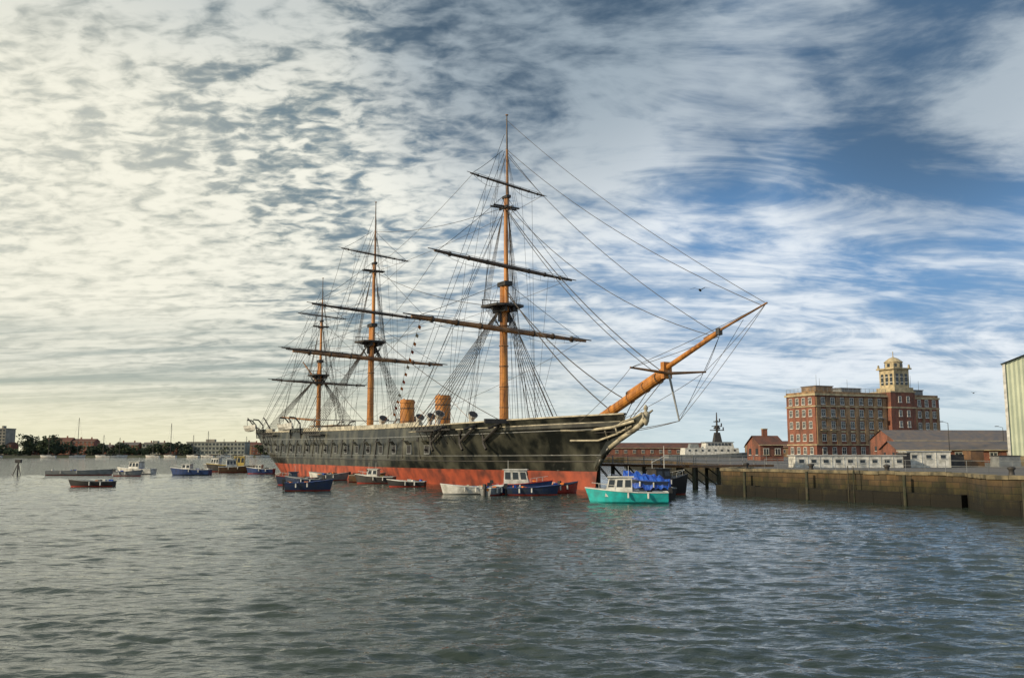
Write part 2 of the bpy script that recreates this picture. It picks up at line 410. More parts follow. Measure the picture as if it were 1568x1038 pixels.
def hang_boat(mb, c, Lh, B, H, mi, mi2):
    n = 12; rings = []
    for i in range(n+1):
        t = -1+2*i/n; b = B/2*max(.03, (1-abs(t)**2.4)); z = H*.25*t*t
        rings.append([(c[0]+t*Lh/2, c[1]+b*k, c[2]+zz*H+z) for k, zz in ((-1,.5),(-.85,.05),(-.4,-.4),(0,-.5),(.4,-.4),(.85,.05),(1,.5))])
    for a_, b_ in zip(rings[:-1], rings[1:]):
        for j in range(6): mb.add([a_[j], b_[j], b_[j+1], a_[j+1]], [(0,1,2,3)], mi)
        mb.add([a_[0], b_[0], b_[6], a_[6]], [(3,2,1,0)], mi2)
sb = MB()
for s0 in (104, 80):
    for sd in (1, -1): hang_boat(sb, (s0+3, sd*(hb(s0+3, 8)+2.1), 8.9+sheer(s0)), 8.2, 2.0, 1.1, 0, 1)
for (s, y) in ((47.5, 3.2), (47.5, -3.2), (61, 2.5), (61, -2.5)): hang_boat(sb, (s, y, 7.2), 9.5, 2.6, 1.4, 0, 1)
sb.obj('ship_boats', [M_white, M_net], ship, True)
dk_ = MB()
def funnel(s):
    dk_.lathe((s, 0, 7), [(1.35,-1.1),(1.35,.0),(1.1,.1),(1.1,4.45),(1.2,4.5),(1.2,4.75),(1.1,4.8),(1.1,5.0),(1.02,5.02),(.98,4.2)], 24, 0)
    dk_.lathe((s, 0, 7), [(1.17,3.6),(1.17,3.72)], 24, 1)
    dk_.lathe((s, 0, 7), [(1.16,1.6),(1.16,1.7)], 24, 1)
    dk_.tube((s+1.35, 0, 6), (s+1.35, 0, 12.3), .14, .14, 8, 0)
    dk_.lathe((s, 0, 11.99), [(1.0,0),(1.0,.03)], 20, 2)  # flat black disc paints the darkness inside the funnel mouth
    for an in (45, 135, 225, 315): dk_.sagline((s+1.1*math.cos(R(an)), 1.1*math.sin(R(an)), 11.4), (s+5*math.cos(R(an)), 6*math.sin(R(an)), 7), .03)
funnel(41.3); funnel(53.7)
def cowl(s, y, h=3.0):
    z0 = 6.0
    dk_.tube((s, y, z0), (s, y, z0+h), .36, .36, 10, 3)
    dk_.tube((s, y, z0+h-.1), (s-.55, y, z0+h+.45), .4, .72, 10, 3)
    dk_.tube((s-.5, y, z0+h+.38), (s-.58, y, z0+h+.47), .62, .64, 10, 2)  # black disc colours in the shade inside the cowl mouth
for s, y in ((37.5, 2.6), (37.5, -2.6), (45.6, 0), (57.5, 2.6), (57.5, -2.6), (64, 0), (49.5, 0)): cowl(s, y, 2.8)
dk_.box((86, 0, 7.5), (7, 3.2, 2.6), 3); dk_.box((86, 0, 8.86), (7.5, 3.7, .12), 4)
dk_.box((76, 0, 8.4), (2.4, 15.8, .2), 4); dk_.box((76, 0, 7.2), (2.6, 2.8, 2.3), 3)
for y in (-7.5, -2.6, 2.6, 7.5): dk_.tube((76, y, 6), (76, y, 9.5), .08, .08, 6, 3)
dk_.tube((74.9, -7.8, 9.5), (74.9, 7.8, 9.5), .05, .05, 5, 3); dk_.tube((77.1, -7.8, 9.5), (77.1, 7.8, 9.5), .05, .05, 5, 3)
dk_.box((18, 0, 6.9), (3, 1.8, 1.4), 4); dk_.box((31, 0, 6.8), (3.4, 2.4, 1.2), 4); dk_.box((105, 0, 7.3), (3, 2, 1.2), 4)
dk_.tube((11, -1.6, 7.0), (11, 1.6, 7.0), .5, .5, 10, 2)
dk_.obj('funnels_and_deck_fittings', [M_buff, M_dark, M_black, M_white, M_deck], ship)
BR = R(16)
masts = MB(); yards = MB(); rig = MB()
def mast(s, deck, h1, htop, h2, hx, h3, hh, k, ylist, rake=.012):
    def px(z): return s+(z-deck)*rake
    def p(z, y=0, dx=0): return (px(z)+dx, y, z)
    masts.tube(p(5.5), p(h1), .60*k, .46*k, 14, 0)
    masts.tube(p(htop-.6, 0, -.75*k), p(h2, 0, -.7*k), .33*k, .26*k, 12, 0)
    masts.tube(p(hx-.6, 0, -1.15*k), p(h3, 0, -1.1*k), .2*k, .15*k, 10, 1)
    masts.tube(p(h3-.2, 0, -1.1*k), p(hh, 0, -1.1*k), .13*k, .07*k, 8, 4)
    masts.lathe(p(hh, 0, -1.1*k), [(.06,0),(.2,.04),(.2,.12),(.05,.16)], 8, 1)
    for z in np.arange(9.5, h1-3, 2.6): masts.lathe(p(z), [(.60*k,0),(.62*k,.02),(.62*k,.1),(.60*k,.12)], 14, 3)
    t = []
    for (dx, y) in ((-2.1,1.1),(-1.7,2.0),(1.5,2.5),(1.7,2.3),(1.7,-2.3),(1.5,-2.5),(-1.7,-2.0),(-2.1,-1.1)): t.append((px(htop)+dx*k, y*k, htop))
    n = len(t); masts.add(t+[(a_, b_, c_+.28) for a_, b_, c_ in t], [tuple(range(n))[::-1], tuple(range(n, 2*n))]+[(i, (i+1) % n, n+(i+1) % n, n+i) for i in range(n)], 2)
    for y in (-.6, .6): masts.box((px(htop)-.1, y*k, htop-.35), (3.2*k, .35*k, .6), 2)
    masts.box((px(htop)-.2, 0, htop-.25), (.5, 3.6*k, .3), 2)
    for y in (-.62, .62): masts.box((px(htop)-.1, y*k, htop-1.1), (.5*k, .25*k, 1.5), 2)
    masts.box((px(h1)-.35*k, 0, h1+.1), (2.0*k, 1.1*k, .55), 2)
    masts.tube(p(htop+1.1, 2.3*k, 1.6*k), p(htop+1.1, -2.3*k, 1.6*k), .06, .06, 5, 2)
    for y in (-2.2, -1, 0, 1, 2.2): masts.tube(p(htop, y*k, 1.6*k), p(htop+1.1, y*k, 1.6*k), .05, .05, 5, 2)
    for dx in (-.9, -.1): masts.tube(p(hx, -1.9*k, dx*k), p(hx, 1.9*k, dx*k), .12, .12, 6, 2)
    for y in (-.35, .35): masts.box((px(hx)-.7*k, y*k, hx-.15), (2.0*k, .2, .3), 2)
    masts.box((px(h2)-.9*k, 0, h2+.05), (1.3*k, .6*k, .35), 2)
    for (z, hl, r, off, mi) in ylist:
        c = Vector((px(z)-off, 0, z))
        d = Vector((math.sin(BR)*-1, math.cos(BR), 0))
        fr = [0, .25, .5, .8, 1.0]; rr = [r, r*.97, r*.87, r*.62, r*.42]
        for sd in (1, -1):
            for j in range(4): yards.tube(c+d*sd*hl*fr[j], c+d*sd*hl*fr[j+1], rr[j], rr[j+1], 10, mi, j == 3)
            yards.tube(c+d*sd*hl*.82+Vector((0,0,r*.62)), c+d*sd*hl*1.08+Vector((0,0,r*.62)), r*.32, r*.2, 6, 1)
            for q in (.3, .55, .8): yards.tube(c+d*sd*hl*q, c+d*sd*hl*(q+.012), r*1.12, r*1.12, 10, 1)
            tz = h1+.3 if z < h1 else (h2+.2 if z < h2 else h3)
            rig.sagline(c+d*sd*hl*.97, (px(tz)-.5, sd*.3, tz), .035, .15, 3, 6)
            fa = c+d*sd*hl*.93; fb_ = c+d*sd*.6
            rig.sagline(fa, fb_, .025, .9, 3, 10)
            for q in (.25, .5, .75):
                pp = fa.lerp(fb_, q); rig.tube(pp, pp-Vector((0, 0, 4*q*(1-q)*.9)), .02, .02, 3, 0, False)
        rig.tube(c-d*hl*.9+Vector((0,0,r+.1)), c+d*hl*.9+Vector((0,0,r+.1)), .035, .035, 3, 0, False)
    for sd in (1, -1):
        ends = []
        for i in range(8):
            ss = s-.2+i*1.15
            a_ = Vector((px(htop)+(-.2+.06*i), sd*.55*k, htop-.2)); b_ = Vector((ss, sd*(hb(ss, 7.6)+.75), 7.7+sheer(ss)))
            rig.tube(b_, a_, .042, .036, 4, 0, False); ends.append((a_, b_))
            rig.lathe(b_+Vector((0, 0, .1)), [(.05,0),(.14,.05),(.14,.2),(.05,.25)], 6, 0)
        z = 8.4
        while z < htop-1.5:
            pts = []
            for a_, b_ in (ends[0], ends[-1]):
                q = (z-b_.z)/(a_.z-b_.z); pts.append(b_.lerp(a_, q))
            rig.tube(pts[0], pts[1], .012, .012, 3, 0, False); z += .55
        ends = []
        for i in range(5):
            b_ = Vector((px(htop)-.3*k+i*.42*k, sd*2.35*k, htop+.3)); a_ = Vector((px(hx)-.7*k, sd*.3*k, hx-.2))
            rig.tube(b_, a_, .03, .028, 3, 0, False); ends.append((a_, b_))
            rig.tube(b_, (px(htop)-.1, sd*.6*k, htop-2.6*k), .03, .03, 3, 0, False)
        z = htop+1
        while z < hx-1.2:
            pts = []
            for a_, b_ in (ends[0], ends[-1]):
                q = (z-b_.z)/(a_.z-b_.z); pts.append(b_.lerp(a_, q))
            rig.tube(pts[0], pts[1], .012, .012, 3, 0, False); z += .6
        for i in range(3):
            rig.tube((px(hx)-.8*k+i*.5*k, sd*1.85*k, hx), (px(h3)-1.1*k, 0, h3-.3), .022, .022, 3, 0, False)
        for z, ds in ((hx-.2, 8.5), (hx-.2, 10), (h3-.2, 11.5), (hh-2.5, 13), (h2, 9.3)):
            ss = s+ds; rig.tube((px(z)-.8*k, sd*.2, z), (ss, sd*(hb(ss, 7.6)+.6), 7.9+sheer(ss)), .03, .03, 3, 0, False)
        for z, dy, yy in ((h1, 4, .6), (h1-1, 5.5, 1.2), (h2, 4.8, .5), (htop, 6, 2.2), (h3, 3.2, .3), (h1-.5, -3, .3), (hx, 2, 1.5)):
            rig.tube((px(z)+.3, sd*yy, z), (s+1.5+random.random()*3, sd*dy, 7.2), .022, .022, 3, 0, False)
FY = [(19.3, 15.8, .36, .95, 0), (27.4, 12.6, .27, 1.3, 2), (38.1, 6.9, .16, 1.5, 2)]
mast(23.9, 7, 25.2, 22.3, 36.6, 35.4, 43.0, 47.6, 1.0, FY)
MY = [(19.7, 15.8, .36, .95, 0), (27.6, 12.6, .27, 1.3, 2), (37.6, 7.2, .16, 1.5, 2)]
mast(69.0, 7, 25.4, 22.5, 36.2, 35.0, 42.0, 47.0, 1.0, MY, .012)
ZY = [(17.4, 10.8, .25, .8, 2), (23.6, 9.0, .21, 1.0, 2), (30.6, 5.6, .14, 1.1, 2)]
mast(96.2, 7, 21.6, 18.8, 29.6, 28.6, 34.0, 38.2, .8, ZY, .012)
yards.tube((97.2, 0, 17.5), (107, 0, 22.5), .2, .12, 8, 0)
yards.tube((97.2, 0, 10.2), (121.5, 0, 11.6), .24, .15, 8, 0)
rig.tube((107, 0, 22.5), (97, 0, 26), .03, .03, 3, 0, False); rig.tube((107, 0, 22.5), (121, 3, 8.5), .03, .03, 3, 0, False)
rig.tube((121.3, 0, 11.6), (98, 0, 21), .03, .03, 3, 0, False)
bs = MB()
def bp_(k): return Vector((-k, 0, 7.75+(k+2.86)/23.16*8.75))
bs.tube(bp_(-9), bp_(7.3), .56, .46, 14, 0)
bs.box(bp_(7.2)+Vector((0,0,.25)), (.5, 1.0, 1.6), 0)
up = Vector((0, 0, .55))
bs.tube(bp_(1.5)+up, bp_(14.6)+up*.7, .29, .22, 12, 0); bs.tube(bp_(1.5)+up, bp_(1.2)+up, .3, .3, 10, 1)
bs.tube(bp_(12.6)+up*1.2, bp_(20.3), .15, .08, 8, 2)
bs.lathe(bp_(14.5)+up*.2, [(.3,0),(.3,.6)], 8, 1)
for k in (-1.5, 1.5, 4, 6): bs.tube(bp_(k), bp_(k+.12), .58, .58, 14, 2)
c = bp_(7.6)-up*.4
for sd in (1, -1): bs.tube(c, c+Vector((0, sd*4.7, .35)), .16, .09, 8, 2)
dsb = Vector((-8.9, 0, 6.9)); bs.tube(bp_(7.5), dsb, .12, .08, 8, 3)
bs.obj('bowsprit', [M_buff, M_dark, M_spar, M_grey], ship, False)
for (k0) in (14.5, 20.2): rig.sagline(bp_(k0), dsb, .03, .25)
rig.sagline(bp_(17.5), dsb+Vector((0,0,.4)), .025, .3)
for sd in (1, -1):
    rig.sagline(dsb, (3, sd*1.2, 6.0), .035, .2)
    ya = c+Vector((0, sd*4.6, .35))
    for k0 in (14.5, 20.2): rig.sagline(bp_(k0), ya, .028, .15)
    rig.sagline(ya, (4, sd*2.4, 7.2), .03, .3)
for k0, z0 in ((2, 2.6), (4.5, 3.2), (6.8, 4.0)): rig.sagline(bp_(k0)-up*.8, (stem(z0)-.5, 0, z0+.4), .05, .1)
def fpx(z): return 23.9+(z-7)*.012
for (z0, k0, sg, r) in ((24.5, -1.6, 1.2, .06), (24.0, 1.0, 1.2, .06), (35.2, 7.0, 1.6, .05), (35.0, 6.4, 1.9, .04), (35.8, 14.3, 2.6, .04), (42.5, 14.6, 1.8, .035), (43.2, 19.8, 1.6, .035), (47.2, 20.2, 1.2, .03)):
    rig.sagline((fpx(z0)-.8, 0, z0), bp_(k0), r, sg, 4, 14)
rig.sagline((fpx(24), 0, 24.5), (12, 0, 7.0), .06, .5)
for (a_, b_, sg, r) in (((69, 0, 24.8), (25, 0, 8.0), 1.0, .055), ((69, 0, 35), (25, 0, 22.6), 1.2, .045), ((69, 0, 42), (25, 0, 35.5), 1.0, .035),
                        ((96.2, 0, 21.3), (70, 0, 8.6), .6, .045), ((96.2, 0, 28.5), (70, 0, 22.6), .6, .035), ((96.2, 0, 34), (70, 0, 35), .6, .03)):
    rig.sagline(a_, b_, r, sg)
dY = Vector((-math.sin(BR), math.cos(BR), 0))
for s0, Y_, s1, hz1 in ((23.9, FY, 69.0, (9.5, 22.6, 35)), (69.0, MY, 96.2, (9, 18.8, 28.6)), (96.2, ZY, 69.5, (18, 22.6, 30))):
    for (z, hl, r, off, mi), zt in zip(Y_, hz1):
        for sd in (1, -1):
            rig.sagline(Vector((s0-off, 0, z))+dY*sd*hl*.95, (s1, sd*(.5 if zt > 12 else 8), zt), .03, .8)
            rig.sagline(Vector((s0-off, 0, z))+dY*sd*hl*.6, (s0+3, sd*6.5, 7.5), .022, .2)
            rig.sagline(Vector((s0-off, 0, z))+dY*sd*hl*.3, (s0+.5, sd*5, 7.5), .02, .1)
masts.obj('masts', [M_buff, M_spar, M_dark, M_spar, M_yard], ship, False)
yards.obj('yards', [M_spar, M_dark, M_yard], ship, False)
rig.obj('rigging', [M_rope], ship, False)
fl = MB()
fa = Vector((23, 0, 19.2))+dY*14.5; fb2 = Vector((44, 6.8, 8.2))
fl.tube(fa, fb2, .02, .02, 3, 3, False)
for i in range(13):
    q = .05+i*.07; p0 = fa.lerp(fb2, q); p1 = fa.lerp(fb2, q+.026)
    off = Vector((.15, -.38, -.18-.1*random.random()))
    fl.add([p0, p1, p1+off, p0+off], [(0,1,2,3)], (0, 1, 0, 2)[i % 4])
fl.obj('signal_flags', [M_orange, M_white, M_redp, M_rope], ship)

# ---------------------------------------------------------------- small boats
def boat(name, x, y, hd, Lh, B, H, m_hull, m_in=None, m_trim=None, cabin=None, outboard=False, cover=None, mastp=False, deck=.62, bot=None):
    mb = MB(); m_in = m_in or M_grey; m_trim = m_trim or M_white
    mats = [m_hull, bot or M_redp, m_trim, m_in, M_glass, M_white, M_black, (cabin[4] if cabin and len(cabin) > 4 else M_white), cover or M_tarp, M_orange]
    n = 16; rings = []
    def bw(t): return B/2*(.82+.18*math.sin(min(1, t/.45)*math.pi/2))*max(.02, (1-max(0, (t-.45)/.55)**2.2))
    def sh(t): return H*(1+.38*max(0, t-.3)**1.6/.56)
    for i in range(n+1):
        t = i/n; b = bw(t); z = sh(t); xx = (t-.5)*Lh
        prof = []
        for k, zz, fw in ((1, z, .06), (.93, z*.55, .03), (.84, .12, 0), (.6, -.12, -.02), (0, -.3, -.04)):
            prof.append((xx+fw*Lh*t**6, k*b, zz))
        full = prof+[(p[0], -p[1], p[2]) for p in prof[-2::-1]]
        rings.append(full)
    for a_, b_ in zip(rings[:-1], rings[1:]):
        for j in range(8):
            mi = 0 if j in (0, 1, 6, 7) else 1
            mb.add([a_[j], b_[j], b_[j+1], a_[j+1]], [(0,1,2,3)], mi)
    mb.add(rings[0], [tuple(range(9))], 0)
    for i in range(n):
        t0, t1 = i/n, (i+1)/n
        a_, b_ = rings[i], rings[i+1]
        if t0 >= deck: mb.add([a_[0], b_[0], b_[8], a_[8]], [(3,2,1,0)], 2)
        else:
            zf = H*.35
            f = lambda p: (p[0], p[1]*.9, p[2]-.04)
            g_ = lambda p: (p[0], p[1]*.85, zf)
            for j in (0, 8):
                mb.add([f(a_[j]), f(b_[j]), g_(b_[j]), g_(a_[j])], [(0,1,2,3)], 3)
            mb.add([g_(a_[0]), g_(b_[0]), g_(b_[8]), g_(a_[8])], [(3,2,1,0)], 3)
        for j in (0, 8): mb.tube(a_[j], b_[j], .05, .05, 5, 2)
    mb.tube(rings[0][0], rings[0][8], .06, .06, 5, 2)
    for t in (.15, .35, .5):
        if t < deck: mb.box(((t-.5)*Lh, 0, H*.75), (.25, bw(t)*1.75, .05), 2)
    rg = random.Random(int(abs(x*13+y*7)))
    for _ in range(7):
        t = rg.uniform(.06, min(.5, deck)); mb.box(((t-.5)*Lh, rg.uniform(-.3,.3)*B*.6, H*.85), (rg.uniform(.2,.55), rg.uniform(.2,.5), rg.uniform(.25,.7)), rg.choice([6,5,8,9,3,6]), rg.uniform(0,1.5), .85)
    if cabin:
        t0, t1, hc, wf = cabin[:4]
        x0, x1 = (t0-.5)*Lh, (t1-.5)*Lh; wd = bw((t0+t1)/2)*2*wf; z0 = H*.6; z1 = H+hc; rk = .28*hc
        vs = [(x0,-wd/2,z0),(x1,-wd/2*.85,z0),(x1,wd/2*.85,z0),(x0,wd/2,z0),(x0+.03,-wd/2*.9,z1),(x1-rk,-wd/2*.74,z1),(x1-rk,wd/2*.74,z1),(x0+.03,wd/2*.9,z1)]
        mb.add(vs, [(0,1,5,4),(1,2,6,5),(2,3,7,6),(3,0,4,7),(4,5,6,7)], 7)
        mb.box(((x0+x1-rk)/2, 0, z1+.04), (x1-rk-x0+.25, wd*.95, .08), 7)
        def on(f0, f1, sd, a0, a1):
            def P_(u, v):
                p = Vector(vs[0 if sd < 0 else 3]).lerp(Vector(vs[1 if sd < 0 else 2]), u); q = Vector(vs[4 if sd < 0 else 7]).lerp(Vector(vs[5 if sd < 0 else 6]), u)
                return p.lerp(q, v)+Vector((0, sd*.015, 0))
            mb.add([P_(f0, a0), P_(f1, a0), P_(f1, a1), P_(f0, a1)], [(0,1,2,3)], 4)
        nw = max(2, int((x1-x0)/.7)); va = (H+hc*.35-z0)/(z1-z0)
        for sd in (-1, 1):
            for i in range(nw): on((i+.15)/nw, (i+.85)/nw, sd, va, .88)
        def fr(u, v):
            p = Vector(vs[1]).lerp(Vector(vs[2]), u); q = Vector(vs[5]).lerp(Vector(vs[6]), u); return p.lerp(q, v)+Vector((.015, 0, .005))
        for u0, u1 in ((.08, .47), (.53, .92)): mb.add([fr(u0, va), fr(u1, va), fr(u1, .9), fr(u0, .9)], [(0,1,2,3)], 4)
        mb.tube((x0+.3, wd*.2, z1), (x0+.3, wd*.2, z1+.9), .025, .015, 5, 5)
    if outboard:
        xo = -Lh/2-.18
        mb.box((xo, 0, H+.15), (.36, .3, .45), 6, 0, .8); mb.box((xo, 0, H-.35), (.16, .14, .8), 6); mb.box((xo-.12, 0, H+.1), (.04, .24, .1), 5)
    if cover:
        nn = 18; rr = []; rc = random.Random(5)
        for i in range(nn+1):
            t = -.02+.86*i/nn; b = bw(max(0, t))*1.05; zz = sh(max(0, t)); rise = .75*math.sin(min(1, max(.12, t*2.2))*math.pi/2)*(1-.35*t)+.10*math.sin(i*2.1)
            rr.append([((t-.5)*Lh, k*b, (zz-.45-.3*rc.random() if abs(k) == 1 else zz+rise*(1-abs(k)**1.6)+.12*rc.uniform(-1,1))) for k in (-1, -.85, -.6, -.3, 0, .3, .6, .85, 1)])
        for a_, b_ in zip(rr[:-1], rr[1:]):
            for j in range(8): mb.add([a_[j], b_[j], b_[j+1], a_[j+1]], [(3,2,1,0)], 8)
        mb.add(rr[0], [tuple(range(9))], 8)
    if mastp:
        mb.tube((0, 0, H*.5), (0, 0, H+3.2), .05, .03, 6, 5); mb.tube((0, 0, H+2.2), (-Lh*.3, 0, H+1.6), .03, .03, 5, 5)
    for t in (.25, .5):
        for sd in (1, -1): mb.tube(((t-.5)*Lh, sd*(bw(t)+.09), sh(t)-.45), ((t-.5)*Lh, sd*(bw(t)+.09), sh(t)-.05), .08, .08, 6, 5)
    if cabin:
        pr = []
        for sd in (1, -1):
            pts = [((t-.5)*Lh, sd*bw(t)*.85, sh(t)+.42) for t in (.68, .78, .88, .97)]
            mb.line(pts, .018, 4, 5)
            for p in pts[:3]: mb.tube(p, (p[0], p[1], p[2]-.45), .015, .015, 4, 5)
            pr.append(pts[-1])
        mb.tube(pr[0], pr[1], .018, .018, 4, 5)
    return mb.obj(name, mats, None, False, (x, y, 0), R(hd))

boat('rowing_boat', -49, 105, 185, 4.9, 1.8, .62, M_black, M_grey, M_grey)
boat('work_barge', -76, 158, 4, 11, 3.0, .75, M_grey, M_brown, M_grey, deck=.8)
boat('cabin_cruiser', -69.5, 166, 170, 7, 2.6, .9, M_white, M_white, M_white, (.35,.68,1.3,.8), bot=M_blue)
boat('motor_boat', -65, 152, -5, 4.6, 1.8, .7, M_grey, M_white, M_navy, outboard=True)
boat('motor_boat', -56.8, 159, 178, 6.8, 2.4, .95, M_blue, M_white, M_white, (.5,.75,.9,.75), bot=M_navy)
boat('fishing_boat', -58.5, 186, 190, 8.5, 3, 1.2, M_dark, M_brown, M_yellow, (.15,.45,1.9,.7,M_yellow), mastp=True)
boat('fishing_boat', -54.5, 178, 20, 7, 2.6, 1.1, M_brown, M_grey, M_white, (.2,.5,1.4,.7), mastp=True)
boat('fishing_boat', -62.5, 192, 170, 7, 2.6, 1.1, M_grey, M_grey, M_white, (.5,.8,1.6,.7), mastp=True)
boat('motor_boat', -47, 168, 176, 5, 2.1, .9, M_blue, M_white, M_white, (.45,.7,.7,.7))
boat('motor_boat', -26.3, 110, 200, 4.6, 1.9, .85, M_navy, M_grey, M_redp, (.5,.75,.7,.7,M_navy))
boat('motor_boat', -21.2, 93.5, 8, 4.6, 1.9, .85, M_navy, M_blue, M_blue, None, True, deck=.5)
boat('motor_boat', -24.6, 106.5, 170, 4.4, 1.8, .85, M_navy, M_grey, M_grey, None, True)
boat('rowing_boat', -28, 134, 165, 4.6, 1.8, .8, M_white, M_grey, M_grey)
boat('rowing_boat', -25.6, 128, 20, 4.2, 1.7, .8, M_grey, M_brown, M_grey)
boat('rowing_boat', -21.5, 131, 20, 4, 1.6, .8, M_brown, M_brown, M_brown, outboard=True)
boat('cabin_cruiser', -17.6, 116, 172, 5.0, 2.1, .85, M_dark, M_yellow, M_white, (.42,.72,.95,.8))
boat('fishing_boat', -19.6, 121, 8, 4.6, 2.0, .9, M_brown, M_brown, M_cream, (.5,.75,.8,.7,M_brown))
boat('rowing_boat', -12.2, 104.5, 174, 4.3, 1.7, .62, M_black, M_white, M_white)
boat('dinghy', -4.5, 86, 183, 4.2, 1.7, .72, M_white, M_cream, M_white, None, True, bot=M_grey)
boat('dinghy', -1.7, 84.5, 60, 3.0, 1.5, .7, M_grey, M_white, M_white, None, True)
boat('cabin_cruiser', .9, 86.5, -6, 5.4, 2.2, .95, M_blue, M_white, M_redp, (.2,.66,1.35,.8), True)
boat('motor_boat', 1.9, 84.2, -4, 4.6, 1.7, .7, M_navy, M_redp, M_blue, None, True)
boat('dinghy', 5.0, 88.5, 30, 3.2, 1.5, .8, M_redp, M_navy, M_navy, None, False)
boat('dinghy', 3.4, 90, 140, 3.0, 1.5, .8, M_navy, M_redp, M_orange, None, True)
boat('cabin_cruiser', 9.3, 71.8, 172, 6.2, 2.4, .85, M_turq, M_white, M_white, (.45,.80,1.15,.85), True, bot=M_turq)
boat('covered_boat', 11.2, 77.5, 165, 4.6, 2.5, 1.5, M_navy, M_grey, M_navy, None, False, M_tarp)
boat('fishing_boat', 14.5, 85.5, 20, 4.6, 2.4, 1.4, M_black, M_grey, M_dark, (.2,.6,1.0,.8,M_dark), mastp=True)
boat('rowing_boat', 13.2, 79.5, 100, 3.8, 1.7, .9, M_black, M_blue, M_grey)

# ---------------------------------------------------------------- quay and land
def quaymat(name, dark=1.0):
    m = bpy.data.materials.new(name); m.use_nodes = True
    nt = m.node_tree; N_ = nt.nodes; L_ = nt.links; b = N_['Principled BSDF']; b.inputs['Roughness'].default_value = .85
    tc = N_.new('ShaderNodeTexCoord'); sp = N_.new('ShaderNodeSeparateXYZ'); L_.new(tc.outputs['Object'], sp.inputs[0])
    ad = N_.new('ShaderNodeMath'); ad.operation = 'SUBTRACT'; L_.new(sp.outputs[0], ad.inputs[0]); L_.new(sp.outputs[1], ad.inputs[1])
    cbn = N_.new('ShaderNodeCombineXYZ'); L_.new(ad.outputs[0], cbn.inputs[0]); L_.new(sp.outputs[2], cbn.inputs[1])
    br = N_.new('ShaderNodeTexBrick'); L_.new(cbn.outputs[0], br.inputs['Vector']); br.inputs['Scale'].default_value = 1
    br.inputs['Brick Width'].default_value = 1.5; br.inputs['Row Height'].default_value = .45; br.inputs['Mortar Size'].default_value = .02
    br.inputs['Color1'].default_value = (.12*dark,.085*dark,.05*dark,1); br.inputs['Color2'].default_value = (.055*dark,.048*dark,.036*dark,1); br.inputs['Mortar'].default_value = (.018,.016,.015,1)
    no = N_.new('ShaderNodeTexNoise'); no.inputs['Scale'].default_value = .8; no.inputs['Detail'].default_value = 10; no.inputs['Roughness'].default_value = .7
    mp = N_.new('ShaderNodeMapping'); mp.inputs['Scale'].default_value = (1,1,.3); L_.new(tc.outputs['Object'], mp.inputs[0]); L_.new(mp.outputs[0], no.inputs['Vector'])
    nz = N_.new('ShaderNodeMath'); nz.operation = 'MULTIPLY_ADD'; L_.new(no.outputs[0], nz.inputs[0]); nz.inputs[1].default_value = -4.0; L_.new(sp.outputs[2], nz.inputs[2])
    cr = N_.new('ShaderNodeValToRGB'); el = cr.color_ramp.elements
    mr_ = N_.new('ShaderNodeMapRange'); mr_.inputs[1].default_value = -2.0; mr_.inputs[2].default_value = 1.0; L_.new(nz.outputs[0], mr_.inputs[0]); L_.new(mr_.outputs[0], cr.inputs[0])
    el[0].position = 0; el[0].color = (.08,.10,.05,1); el[1].position = 1; el[1].color = (1.6,1.4,1.0,1)
    for p, c in ((.25, (.14,.16,.08,1)), (.42, (.4,.46,.22,1)), (.58, (.65,.58,.42,1)), (.75, (1.05,.95,.7,1))):
        e_ = el.new(p); e_.color = c
    mx = N_.new('ShaderNodeMixRGB'); mx.blend_type = 'MULTIPLY'; mx.inputs[0].default_value = 1; L_.new(br.outputs[0], mx.inputs[1]); L_.new(cr.outputs[0], mx.inputs[2])
    L_.new(mx.outputs[0], b.inputs['Base Color'])
    bp = N_.new('ShaderNodeBump'); bp.inputs['Distance'].default_value = .1; L_.new(no.outputs[0], bp.inputs['Height']); L_.new(bp.outputs[0], b.inputs['Normal'])
    return m
M_quay = quaymat('quay_stone')
M_cap = mat('coping_stone', (.24,.20,.12), (.07,.065,.045), 1.5, .85, 0, .03)
M_ground = mat('tarmac', (.09,.09,.085), (.14,.13,.12), .3, .9)
GZ = 2.35
outline = [(19.9,85.5),(33.0,65.3),(30.9,58.5),(38,50),(80,30),(400,30),(900,400),(900,900),(-60,900),(-40,420),(5,312),(79,287),(79,262),(30,240),(29,170),(28,130),(31,112),(24.5,93)]
q = MB(); n = len(outline)
q.add([(x, y, GZ) for x, y in outline], [tuple(range(n))], 1)
for i in range(n):
    a_, b_ = outline[i], outline[(i+1) % n]
    q.add([(a_[0], a_[1], -2), (b_[0], b_[1], -2), (b_[0], b_[1], GZ), (a_[0], a_[1], GZ)], [(0,1,2,3)], 0)
q.obj('quay_ground', [M_quay, M_ground])
cp = MB()
rq = random.Random(8)
